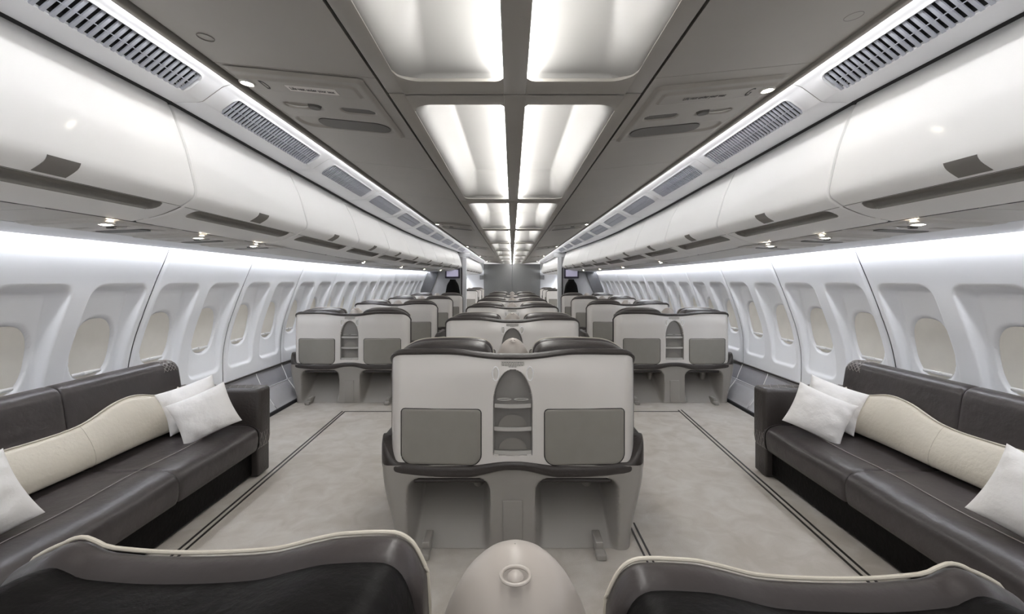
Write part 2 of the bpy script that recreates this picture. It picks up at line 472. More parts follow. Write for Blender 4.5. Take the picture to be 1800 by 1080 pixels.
for s, sn in ((-1, 'left'), (1, 'right')):
    segs = [(BS+BPITCH*k, BS+BPITCH*(k+1)) for k in range(-2, 9)]
    for i, (a, c) in enumerate(segs):
        o = make_bin(s, a, c, True, endcap=(i == len(segs)-1))
        if i == 0: lab = 'white curved overhead bin beside the camera, %s edge of view' % sn
        elif i == 1: lab = 'largest white overhead bin at the %s photo edge, with a big grey latch' % sn
        else: lab = 'white glossy overhead bin on the %s wall, %s from the front of that row' % (sn, ORD[i-1])
        if i == len(segs)-1: lab = 'last white overhead bin on the %s, its end against the partition with the monitor' % sn
        tag(o, lab, 'overhead bin', 'overhead bins along the %s wall' % sn)
    for i in range(7):
        a = 13.3+BPITCH*i
        o = make_bin(s, a, a+BPITCH, False)
        tag(o, 'bright overhead bin beyond the %s partition, %s past the doorway' % (sn, ORD[i]), 'overhead bin', 'overhead bins in the rear section %s' % sn)

# cove / vent strips
def make_vent(s, ya, yb, grille=True, fine=True):
    root = empty('ceiling_vent', (s*1.3, (ya+yb)/2, CZ)); off = Vector(root.location)
    def W(x, y, z):
        p = warp(x, y, z+H0); return (s*p[0]-off.x, p[1]-off.y, p[2]-off.z)
    ZP = [(1.192, .852), (1.225, .843), (1.250, .835), (1.262, .828), (1.340, .771), (1.362, .767), (1.40, .767), (1.45, .768), (1.474, .771), (1.486, .785)]
    yc = (ya+yb)/2; hl = (yb-ya)/2-.115
    xs = sorted(set([round(v, 4) for v in lin(1.192, 1.25, 8)+lin(1.25, 1.348, 34 if fine else 12)+lin(1.348, 1.486, 16)]))
    ys = sorted(set([round(v, 4) for v in [ya+.002, ya+.006]+lin(ya+.09, ya+.17, 20)+lin(ya+.17, yb-.17, 10)+lin(yb-.17, yb-.09, 20)+[yb-.006, yb-.002]]))
    G_ = lambda x, y: rr_sd((x-1.300)*1.3, y-yc, .051, hl, .03)
    def k_(x, y): return ss(.002, -.005, G_(x, y)) if grille else 0
    def f(x, y):
        d = min(y-ya, yb-y); e = .004*ss(.008, 0, d); k = k_(x, y)*.05
        lip = .003*math.exp(-((G_(x, y)-.006)/.004)**2) if grille else 0
        return W(x+k*.63-lip*.6, y, interp(ZP, x)+k*.78+e-lip)
    b = MB(); b.grid(f, xs, ys, midx=lambda x, y: 1 if k_(x, y) > .6 else 0)
    b.build('cove_panel', [M['cove'], M['black']], root, angle=60, fix=False)
    if grille:
        b = MB(); y = yc-hl+.008
        while y < yc+hl-.014:
            d = min(y+.006-(yc-hl), yc+hl-y-.006); xx = .039
            if d < .03: xx = .039-.022+.022*math.sqrt(max(0, 1-((.03-d)/.03)**2))
            P = []
            for (dy, dn) in ((0, .002), (.012, .002), (.012, .008), (.0, .008)):
                for sx in (-xx, xx): P.append(W(1.300+sx+dn*.63, y+dy, .797-sx*.82+dn*.78))
            b.add(P, [(0, 1, 3, 2), (2, 3, 5, 4), (4, 5, 7, 6), (6, 7, 1, 0)]); y += .0285
        b.grid(lambda yy, q: W(1.300+.0015*q, yy, .797-.0012*q+.001), [yc-hl+.01, yc+hl-.01], [-1, 1])
        b.build('vent_slats', M['slat'], root, smooth=False, fix=False)
    return root
for s, sn in ((-1, 'left'), (1, 'right')):
    for i, k in enumerate(range(-2, 9)):
        a = BS-.03+BPITCH*k
        o = make_vent(s, a, a+BPITCH, True, k < 4)
        if i < 2: lab = ('long slotted air grille in the white strip over the %s, beside the camera' if i == 0 else 'largest slotted air grille, running off the top %s of the photo') % sn
        else: lab = 'slotted air grille in the white cove above the %s bins, %s from the camera' % (sn, ORD[i-1])
        tag(o, lab, 'air vent', 'slotted air vents over the %s bins' % sn)
    for i in range(7):
        a = 12.48+BPITCH*i+(.0)
        o = make_vent(s, a, a+BPITCH, False, False)
        tag(o, 'plain white cove panel beyond the %s partition, %s past the doorway' % (sn, ORD[i]), 'cove panel', 'cove panels of the rear section %s' % sn)
    # dark gap filler above the bins
    b = MB(); ys = lin(Y0, Y1, 60)
    b.grid(lambda y, q: (s*warp(1.45+.25*q, y, 0)[0], y, H0+.81), ys, [0, 1]); b.build('gap_liner', M['black'], ceil, fix=False)

# side service ceiling under the bins
svc = MB()
for s, sn in ((-1, 'left'), (1, 'right')):
    b = MB()
    segs = [Y0, 1.0, 1.60, 2.22, 2.82, 3.42, 4.6, 5.8, 6.6, 7.7, 8.5, 9.5, 10.3, 11.4, 12.2, 12.93, 13.3, 14.6, 16, 17.4, 18.8, 20.2, Y1]
    def P(x, y, z): 
        p = warp(x, y, z+H0); return (s*p[0], p[1], p[2])
    for a, c in zip(segs, segs[1:]):
        ys = lin(a+.002, c-.002, 6)
        b.grid(lambda x, y: P(x, y, .254-(x-1.662)*.04), lin(1.664, 2.045, 6), ys)
        for e in (ys[0], ys[-1]): b.grid(lambda x, q: P(x, e, .254-(x-1.662)*.04+q*.02), lin(1.664, 2.045, 6), [0, 1])
    o = b.build('service_ceiling', M['svc'], ceil, fix=False)
    b = MB(); ys = lin(Y0, Y1, 70)
    V_ = [(2.052, .262), (2.052, .238), (2.20, .232), (2.345, .222), (2.358, .226), (2.36, .24), (2.33, .25), (2.06, .262)]
    b.grid(lambda i, y: P(V_[i][0], y, V_[i][1]), range(len(V_)), ys)
    b.build('valance', M['cove'], ceil, fix=False, angle=25)
    b = MB(); b.grid(lambda i, y: P(1.66+.42*i, y, .275), [0, 1], ys); b.build('service_backing', M['black'], ceil, fix=False)
    b = MB(); Q = [(2.364, .246), (2.384, .246), (2.384, .262), (2.364, .262)]
    b.grid(lambda i, y: P(Q[i % 4][0], y, Q[i % 4][1]), range(5), lin(Y0+.2, 12.9, 40))
    b.build('wash_light_strip', M['wash'], ceil, fix=False)
    b = MB(); b.grid(lambda i, y: P(Q[i % 4][0], y, Q[i % 4][1]), range(5), lin(13.1, Y1-.1, 20)); b.build('wash_light_strip', M['washrear'], ceil, fix=False)
    b = MB(); b.grid(lambda i, y: P((2.0, 2.44)[i], y, (.33, .42)[i]), [0, 1], ys); b.build('cove_roof', M['wall'], ceil, fix=False)

# passenger service units
def make_psu(name, s, x, y, z, letter=None, sticker=False, slope=0, big=1.0, pm='svc'):
    """s=+1: lamp towards +x of the unit. Local: u across (x), v along y, faces down"""
    root = empty(name, (x, y, z))
    root.rotation_euler = (0, slope, 0)
    b = MB()
    # plate with sunk cups, as a downward grid
    hx, hy = .25*big, .335*big
    def f(u, v):
        d = rr_sd(u, v, hx, hy, .03)
        zz = -.010*ss(.0, -.02, d)
        c1 = rr_sd(u-s*.10*big, v+.02*big, .085*big, .035*big, .03*big); zz += .022*ss(.0, -.03, c1)
        c2 = rr_sd(u+s*.13*big, v+.015*big, .075*big, .035*big, .03*big); zz += .030*ss(.0, -.02, c2)
        c3 = rr_sd(u, v-.185*big, .225*big, .075*big, .07*big); zz += .010*ss(.0, -.012, c3)
        bar = rr_sd(u-s*.02, v+.225*big, .22*big, .055*big, .02); zz -= .006*ss(.004, -.004, bar)
        return (u, v, zz)
    b.grid(f, lin(-hx, hx, 80), lin(-hy, hy, 100)); b.build('panel', M[pm], root, angle=60, fix=False)
    b = MB(); b.poly(rrect(-s*.045*big, .185*big, .33*big, .128*big, .058*big), lambda a, c, d: (a, c, -.006-d), .004)
    b.build('speaker_slot', M['slot'], root)
    # reading light
    lx, ly = s*.215*big, -.235*big
    b = MB(); ring = [(lx+.026*math.cos(a), ly+.026*math.sin(a), -.017) for a in lin(0, 2*PI, 21)[:-1]]
    b.tube(ring, .006, 8, closed=True); hs = b.build('reading_light', M['svc'], root)
    b = MB(); b.grid(lambda a, r: (lx+.021*math.sin(r)*math.cos(a), ly+.021*math.sin(r)*math.sin(a), -.017-.009*math.cos(r)), [2*PI*i/16 for i in range(16)], lin(0.001, PI/2, 5), closeu=True)
    b.build('bulb', M['lamp'], hs, fix=False)
    # air nozzle + lens blade
    b = MB(); b.tube([(s*.055*big, -.02*big, .006), (s*.055*big, -.02*big, -.016)], [.03*big, .024*big], 16); b.build('air_nozzle', M['slot'], root)
    b = MB(); b.tube([(s*(.06+.11*t)*big, -.035*big+.02*math.sin(t*PI), -.012) for t in lin(0, 1, 8)], [.002+.006*math.sin(t*PI) for t in lin(0, 1, 8)], 8, flat=(1, .5)); b.build('lens_blade', M['clear'], root)
    b = MB(); b.poly([(-s*.03*big, -.055*big), (-s*.16*big, -.05*big), (-s*.215*big, -.01*big), (-s*.18*big, .03*big), (-s*.07*big, .025*big)], lambda a, c, d: (a, c, .010-d), .014)
    b.build('mask_door', M['slot'], root)
    if letter:
        text(letter, .052, 'seat_letter', M['ink'], root, (s*.150*big, -.225*big, -.0168), (PI, 0, 0)).scale = (.62, 2.2, 1)
        if sticker:
            MB().box(-.095*big-s*.03, .095*big-s*.03, -.250*big, -.200*big, -.0178, -.0155).build('sticker', M['sticker'], root, smooth=False)
        text('Life vest under your seat', .0155*big, 'notice_text', M['ink'], root, (-s*.03, -.225*big, -.0185), (PI, 0, 0)).scale = (1.08, 2.1, 1)
    return root
for s, sn in ((-1, 'left'), (1, 'right')):
    for i, yy in enumerate((2.12, 6.86, 11.3, 15.7, 20.0)):
        pass
        lab = ['grey service unit in the %s aisle ceiling with letter %s and small notice' % (sn, 'D' if s < 0 else 'G'),
               'service unit in the %s aisle ceiling, above the second twin seats of the window side' % sn,
               'small service unit in the %s aisle ceiling, just before the partition' % sn,
               'tiny service unit in the %s aisle ceiling, just past the partition' % sn,
               'farthest lit service unit in the %s aisle ceiling, near the bulkhead' % sn][i]
        o = make_psu('service_unit', s, s*.86, yy+(.07 if s > 0 and i == 0 else 0), H0+AZ(.86)-.002, 'D' if s < 0 else 'G', s < 0, slope=-s*.0997, pm='ceil', big=1.1)
        tag(o, lab, 'service unit', 'service units in the aisle ceiling')
    for i, yy in enumerate((1.96, 2.55, 3.11, 5.55, 7.5, 9.3, 11.1)):
        zz = H0+.249+interp(DRO, yy); xx = 1.862+.13*interp(BUL, yy)/.13
        o = make_psu('service_unit', -s, s*xx, yy+.10, zz-.002, None, slope=s*.04, big=.72)
        lab = 'lit service unit under the %s bins, ' % sn+['above the near half of the sofa', 'above the middle of the sofa', 'above the far arm of the sofa', 'over the first twin seat', 'over the second twin seat', 'over the third twin seat', 'over the last twin seat before the partition'][i]
        tag(o, lab, 'service unit', 'service units under the %s bins' % sn)

# ------------------------------------------------------------------ twin seat
XW = .66
def ztop(x): 
    a = abs(x); z = 1.0+.027*ss(.05, .34, a)-.004*ss(.4, .6, a)
    if a > .575: z -= .085-math.sqrt(max(0, .085**2-(a-.575)**2))
    return z
def zbot(x):
    a = abs(x); z = .466-.024*ss(0.02, .26, a)+.012*ss(.4, .58, a)
    if a > .59: z += .05*((a-.59)/.07)**2
    return z
def wrapxy(t, xw=XW, dep=.16):
    """t in [-1,1] -> x, y along the wrapped back"""
    s = 1 if t >= 0 else -1; a = abs(t); fx = xw-.075
    if a < .82: x = fx*a/.82; return s*x, .022*(x/fx)**2
    q = (a-.82)/.18*PI/2; return s*(fx+.075*math.sin(q)), .022+(dep-.022)*(1-math.cos(q))
def niche(x, z):
    if z < .50 or z > .938: return -1
    wv = .100 if z < .76 else .100*math.sqrt(max(0, 1-((z-.76)/.178)**2))
    return wv-abs(x)
def shell_pt(t, v):
    x, y = wrapxy(t); zt, zb = ztop(x), zbot(x); z = zb+(zt-zb)*v
    m = ss(-.004, .006, niche(x, z))*ss(.496, .506, z)
    y += .055*m+.012*math.exp(-(x/.17)**2)*ss(.62, .95, z)*(1-m)
    y += .035*(1-ss(.44, .80, z))*0+.02*ss(.85, 1.03, z)**2
    return (x, y, z)
def make_twin(name='twin_seat', front=False):
    root = empty(name)
    ts = lin(-1, -.82, 14)[:-1]+lin(-.82, -.16, 30)[:-1]+lin(-.16, .16, 58)[:-1]+lin(.16, .82, 30)[:-1]+lin(.82, 1, 14)
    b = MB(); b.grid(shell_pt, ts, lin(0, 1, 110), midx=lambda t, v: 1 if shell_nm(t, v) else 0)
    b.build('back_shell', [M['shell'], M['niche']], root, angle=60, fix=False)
    # leather edge trim
    pts = [(lambda x, y: (x, y, zbot(x)+.16))(*wrapxy(-1))]
    P = []
    x, y = wrapxy(-1)
    for z in lin(.50, ztop(x)-.03, 8): P.append((x, y+.006, z))
    for t in lin(-1, 1, 61):
        px_, py_, pz_ = shell_pt(t, 1); P.append((px_, py_+.012, pz_+.004))
    for z in lin(ztop(x)-.03, .50, 8): P.append((-x, y+.006, z))
    rr = [.008]*8+[.008+.009*ss(1, .8, abs(t)) for t in lin(-1, 1, 61)]+[.008]*8
    b = MB(); b.tube(P, rr, 10, flat=(1.6, 1)); b.build('edge_trim', M['trim'], root)
    # tray panels
    for s in (-1, 1):
        def f(a, c, d): return (a, .022*(a/.585)**2-.001-d, c)
        out = []
        for (a, c) in rrect(s*.374, .5925, .415, .289, (.022, .055), 7):
            if c > .6: c -= .008*(1-((a-s*.374)/.21)**2)
            out.append((a, c))
        n = len(out); b = MB()
        cen = (s*.374, .5925)
        def g(i, r): a, c = out[i % n]; return (cen[0]+(a-cen[0])*r, 0, cen[1]+(c-cen[1])*r)
        def gp(i, r):
            rr_ = min(r, 1); p = g(i, rr_); y = .022*(p[0]/.585)**2
            return (p[0], y-(.006 if r <= 1 else -.004)+.004*ss(.96, 1, rr_), p[2])
        b.grid(gp, range(n+1), [.001, .3, .6, .8, .9, .96, .98, 1, 1.5])
        b.build('tray_panel', M['tray'], root, fix=False)
        b = MB(); b.tube([(lambda p: (p[0], .022*(p[0]/.585)**2-.0005, p[2]))(g(i, 1.012)) for i in range(n)], .0026, 6, closed=True)
        b.build('tray_gap', M['seam'], root)
    # shelves in the niche
    for (z, hw, cup) in ((.748, .095, True), (.628, .098, False), (.505, .098, False)):
        b = MB(); n = 15
        def lipf(u, v): 
            x = u*hw; return (x, .018-.016*(1-u*u)+.0, z+v*.020-.006)
        b.grid(lipf, lin(-1, 1, n), lin(0, 1, 3)); b.grid(lambda u, v: (u*hw, .018-.016*(1-u*u)+.004, z+v*.020-.006), lin(-1, 1, n), lin(0, 1, 3))
        b.grid(lambda u, v: (u*hw, .018-.016*(1-u*u)+.004*v, z+.014), lin(-1, 1, n), [0, 1])
        b.grid(lambda u, v: (u*hw, (.018-.016*(1-u*u))*(1-v)+.05*v, z+.001), lin(-1, 1, n), lin(0, 1, 3))
        sh = b.build('shelf', M['clear'], root, fix=False)
        if cup:
            for s in (-1, 1):
                ring = [(s*.045+.036*math.cos(a), .030+.018*math.sin(a), z+.034) for a in lin(0, 2*PI, 25)[:-1]]
                MB().tube(ring, .0025, 6, closed=True).build('cup_ring', M['clear'], sh)
        else:
            b = MB(); b.grid(lambda a, q: (.075*math.cos(a), .049-.002*q, z+.004+.065*math.sin(a)*q), lin(0, PI, 20), [.0, 1]); b.build('card_pocket', M['base'], sh, fix=False)
    # oval lamps
    for s in (-1, 1):
        yb_ = shell_pt(.09, .9)[1]
        b = MB(); ring = [(s*.0895+.0165*math.cos(a), yb_-.006, .920+.036*math.sin(a)) for a in lin(0, 2*PI, 29)[:-1]]
        b.tube(ring, .0034, 6, closed=True); o = b.build('aisle_lamp', M['white'], root)
        b = MB(); b.grid(lambda a, r: (s*.0895+.013*r*math.cos(a), yb_-.006-.003*(1-r*r), .920+.031*r*math.sin(a)), [2*PI*i/24 for i in range(24)], lin(.001, 1, 5), closeu=True)
        b.build('lamp_lens', M['sticker'], o, fix=False)
    b = MB(); yb_ = shell_pt(0, .94)[1]
    b.box(-.062, .062, yb_-.003, yb_+.002, .943, .984, .001, 1); pl = b.build('placard', M['sticker'], root)
    b = MB(); rnd = random.Random(3)
    for li, (z, hw) in enumerate(((.978, .056), (.970, .057), (.962, .056), (.954, .022))):
        x = -hw
        while x < hw:
            l = rnd.uniform(.006, .014); b.box(x, min(x+l, hw), yb_-.0040, yb_-.0028, z-.0012, z+.0012); x += l+.0025
    b.build('placard_lines', M['ink'], pl, smooth=False)
    # waist band (dark leather) sweeping round to the armrests
    def band(t, q):
        s = 1 if t >= 0 else -1; a = abs(t)
        if a < .80: x = .62*a/.8; y = -.012+.02*(x/.62)**2
        else:
            k = (a-.80)/.20*PI/2; x = .62+.092*math.sin(k); y = .008+.13*(1-math.cos(k))
        X = s*x
        zt = zbot(min(x, .59))+.001+(.105*ss(.60, .715, x)); zb = .419-.040*ss(.02, .25, x)+.012*ss(.35, .70, x)
        r = .010*math.sin(q*PI)
        # q 0..1 bottom to top, with rounding
        yy = y+.02*(abs(2*q-1)**4)-.012*s*0
        return (X, yy, zb+(zt-zb)*q)
    b = MB(); b.grid(band, lin(-1, 1, 81), lin(0, 1, 11)); 
    # top & bottom return
    b.grid(lambda t, q: (band(t, 1)[0]*(1-.06*q), band(t, 1)[1]+.045*q, band(t, 1)[2]-.004*q), lin(-1, 1, 81), [0, 1])
    b.grid(lambda t, q: (band(t, 0)[0]*(1-.06*q), band(t, 0)[1]+.045*q, band(t, 0)[2]), lin(-1, 1, 81), [0, 1])
    b.build('waist_band', M['trim'], root, fix=False)
    for s in (-1, 1):
        b = MB(); b.box(*sorted((s*.655, s*.713)), .12, .62, .445, .556, .018, 4); b.build('armrest', M['trim'], root)
    # moulded base
    def base_pt(t, v):
        s = 1 if t >= 0 else -1; a = abs(t); z = .002+v*.44
        xw = .628+.07*ss(0, .42, z)
        if a < .84: x = (xw-.05)*a/.84; y = .008
        else: q = (a-.84)/.16*PI/2; x = xw-.05+.05*math.sin(q); y = .008+.10*(1-math.cos(q))
        # leg recess
        ztp = .372; c = .335; hw = .215+.0*z
        d = rr_sd(x-c, z-(ztp-.45)/2-.0, hw, (ztp+.45)/2, .07)
        fl = .035*ss(.22, .37, z)
        k = ss(.006+0, -.045, d)
        y += k*(.015+.40*min(1, z/.34))
        y += .03*ss(.10, .12, x)*ss(.14, .12, x)*0
        return (s*x, y, z)
    ts = lin(-1, -.84, 10)[:-1]+lin(-.84, .84, 170)[:-1]+lin(.84, 1, 10)
    b = MB(); b.grid(base_pt, ts, lin(0, 1, 56)); 
    b.grid(lambda y, v: (-(.628+.07*ss(0, .42, .002+v*.44)), y, .002+v*.44), [.108, .62], lin(0, 1, 8))
    b.grid(lambda y, v: ((.628+.07*ss(0, .42, .002+v*.44)), y, .002+v*.44), [.108, .62], lin(0, 1, 8))
    b.build('base', M['base'], root, angle=60, fix=False)
    b = MB(); b.box(-.052, .052, .0, .012, .015, .262, .004); b.build('access_panel', M['base'], root)
    for s in (-1, 1):
        b = MB(); b.box(*sorted((s*.14, s*.52)), .02, .20, .345, .368, .01, 3); b.build('leg_flap', M['trim'], root)
        b = MB(); b.tube([(s*(.20 if s < 0 else .43), .26, .33), (s*(.20 if s < 0 else .43), .30, .22)], [.035, .03], 12); b.build('motor_cover', M['base'], root)
        b = MB(); b.box(s*.445-.020, s*.445+.020, -.03, .09, .012, .065, .006); b.box(s*.445-.022, s*.445+.022, -.055, .10, .001, .024, .006)
        b.box(s*.445-.026, s*.445+.026, -.085, -.03, .001, .034, .008)
        b.build('floor_foot', M['base'], root)
    # seat cushions, backrests
    for s in (-1, 1):
        b = MB(); b.box(*sorted((s*.085, s*.645)), .22, .78, .34, .50, .045, 5); b.build('seat_cushion', M['leather'], root)
        zp = [(.108, .80), (.110, .98), (.113, 1.033), (.131, 1.069), (.153, 1.083), (.218, 1.082), (.247, 1.077), (.306, 1.063), (.38, 1.058), (.455, 1.058), (.525, 1.064), (.546, 1.074), (.561, 1.077), (.582, 1.069), (.62, 1.05), (.645, 1.02), (.652, .80)]
        if not front: zp = [(.108, .80), (.110, .97), (.114, 1.02), (.128, 1.045), (.15, 1.062), (.19, 1.073), (.25, 1.078), (.34, 1.079), (.43, 1.077), (.50, 1.072), (.55, 1.060), (.59, 1.040), (.62, 1.018), (.645, .99), (.652, .80)]
        def top(x): return (sinterp2(zp, x) if .113 < x < .62 else interp(zp, x))
        xs = [.108, .109, .1105, .113, .116, .12, .124, .128, .132, .137, .142, .148, .155, .162]+lin(.17, .53, 30)+[.538, .546, .553, .561, .568, .575, .582, .59, .6, .61, .62, .633, .642, .648, .652]
        def bk(x, q, y0, y1, dz, inn, rm=1):
            # q 0..1 : back bottom -> over the top -> front bottom
            e = min(x-.108, .652-x); k = 1-.5*(1-min(1, e/.03))**2
            zt = top(x)-dz; ym = (y0+y1)/2; hw = (y1-y0)/2*(.35+.65*math.sqrt(max(0, 1-(1-min(1, e/.035))**2)))
            r = min(hw*.9, rm); hx = s*(x if not inn else .38+(x-.38)*inn)
            zb = .48
            if q < .3: return (hx, ym-hw, zb+(zt-r-zb)*q/.3)
            if q > .7: return (hx, ym+hw+.05*ss(0, 1, (q-.7)/.3), zt-r-(zt-r-zb)*(q-.7)/.3)
            a = (q-.3)/.4*PI; return (hx, ym-hw*math.cos(a), zt-r+r*math.sin(a))
        qs = lin(0, .3, 8)[:-1]+lin(.3, .7, 13)[:-1]+lin(.7, 1, 8)
        b = MB(); b.grid(lambda x, q: bk(x, q, .205, .262, 0, 0), xs, qs); bkr = b.build('backrest', M['leather'], root, fix=False)
        pp = [(s*x, .250, top(x)+.0005) for x in xs[1:-1]]
        MB().tube(pp, .0027, 8).build('piping', M['piping'], bkr)
        b = MB(); b.grid(lambda x, q: bk(x, q, .07, .222, .003, .985, .022), xs, qs); b.build('backrest_cover', M['leatherb' if front else 'trim'], root, fix=False)
    # console between the seats with rounded cone top
    b = MB(); b.box(-.078, .078, .17, .74, .02, .60, .03, 4); b.build('centre_console', M['base'], root)
    def cone(a, q):
        # q 0 top .. 1 bottom
        dz = q*.42; prof_ = interp([(0, .001), (.004, .020), (.012, .036), (.025, .052), (.045, .068), (.075, .084), (.12, .100), (.2, .106), (.42, .106)], dz)
        return (prof_*math.cos(a), .235+prof_*.80*math.sin(a), 1.078-dz)
    qs = [0, .004, .01, .02, .03, .05, .07, .1, .14, .19, .26, .36, .5, .75, 1]
    b = MB(); b.grid(cone, [2*PI*i/36 for i in range(36)], qs, closeu=True); cn = b.build('privacy_cone', M['cone'], root, fix=False)
    b = MB(); b.tube([(.017*math.cos(a), .190+.012*math.sin(a), 1.0735-.004*math.cos(a)*0+.0*a-.006+.003*math.sin(a)) for a in lin(0, 2*PI, 21)[:-1]], .0022, 8, closed=True)
    b.build('lamp_socket', M['cone'], cn)
    b = MB(); b.grid(lambda a, r: (.0095*math.sin(r)*math.cos(a), .189+.0095*math.sin(r)*math.sin(a), 1.066+.007*math.cos(r)), [2*PI*i/14 for i in range(14)], lin(.001, PI/2, 5), closeu=True)
    b.build('lamp_ball', M['cone'], cn, fix=False)
    return root
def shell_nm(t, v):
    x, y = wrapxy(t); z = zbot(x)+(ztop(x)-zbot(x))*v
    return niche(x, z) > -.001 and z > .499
proto0 = make_twin(front=True); proto = make_twin()
CENT = [(0, 'twin seat backs at the bottom photo edge, cream piping around a cream cone'),
        (1, 'largest full white twin seat back, on the carpet between the two sofas'),
        (2, 'centre twin seat directly behind the largest white one, top of its niche showing'),
        (3, 'centre twin seat, third white shell up the middle, wide crest with white console dome'),
        (4, 'centre twin seat, fourth shell up the middle, mostly hidden by the one before it'),
        (5, 'centre twin seat, fifth shell up the middle, a thin white strip'),
        (6, 'farthest centre twin seat, dark headrests just below the grey bulkhead')]
for k, lab in CENT:
    o = proto0 if k == 0 else (proto if k == 1 else copy_tree(proto))
    o.location = (.004, .33+2.0*k, 0); tag(o, lab, 'airliner seat', 'centre block of twin seats')
    if k == 0:
        ch = [c for c in o.children if c.name.startswith('backrest')]
        for c in ch:
            xs_ = [v.co.x for v in c.data.vertices]
            if sum(xs_) > 0: c.location = (.004, .0, -.034)
for s, sn in ((-1, 'left'), (1, 'right')):
    for i, (x, y) in enumerate(((1.855, 5.12), (1.875, 7.15), (1.89, 9.15), (1.90, 11.15))):
        o = copy_tree(proto); o.location = (s*x, y, 0)
        tag(o, ['white twin seat by the %s windows, nearest, standing past the sofa' % sn,
                'white twin seat by the %s windows, just behind the nearest one' % sn,
                'white twin seat by the %s windows, third from the sofa' % sn,
                'last white twin seat by the %s windows, below the wall monitor' % sn][i], 'airliner seat', 'twin seats by the %s windows' % sn)
    for i, y in enumerate((15.55, 17.4, 19.2)):
        o = copy_tree(proto); o.location = (s*1.86, y, 0)
        tag(o, ['first', 'second', 'farthest'][i]+' white twin seat seen through the doorway beyond the %s partition' % sn, 'airliner seat', 'seats beyond the %s partition' % sn)

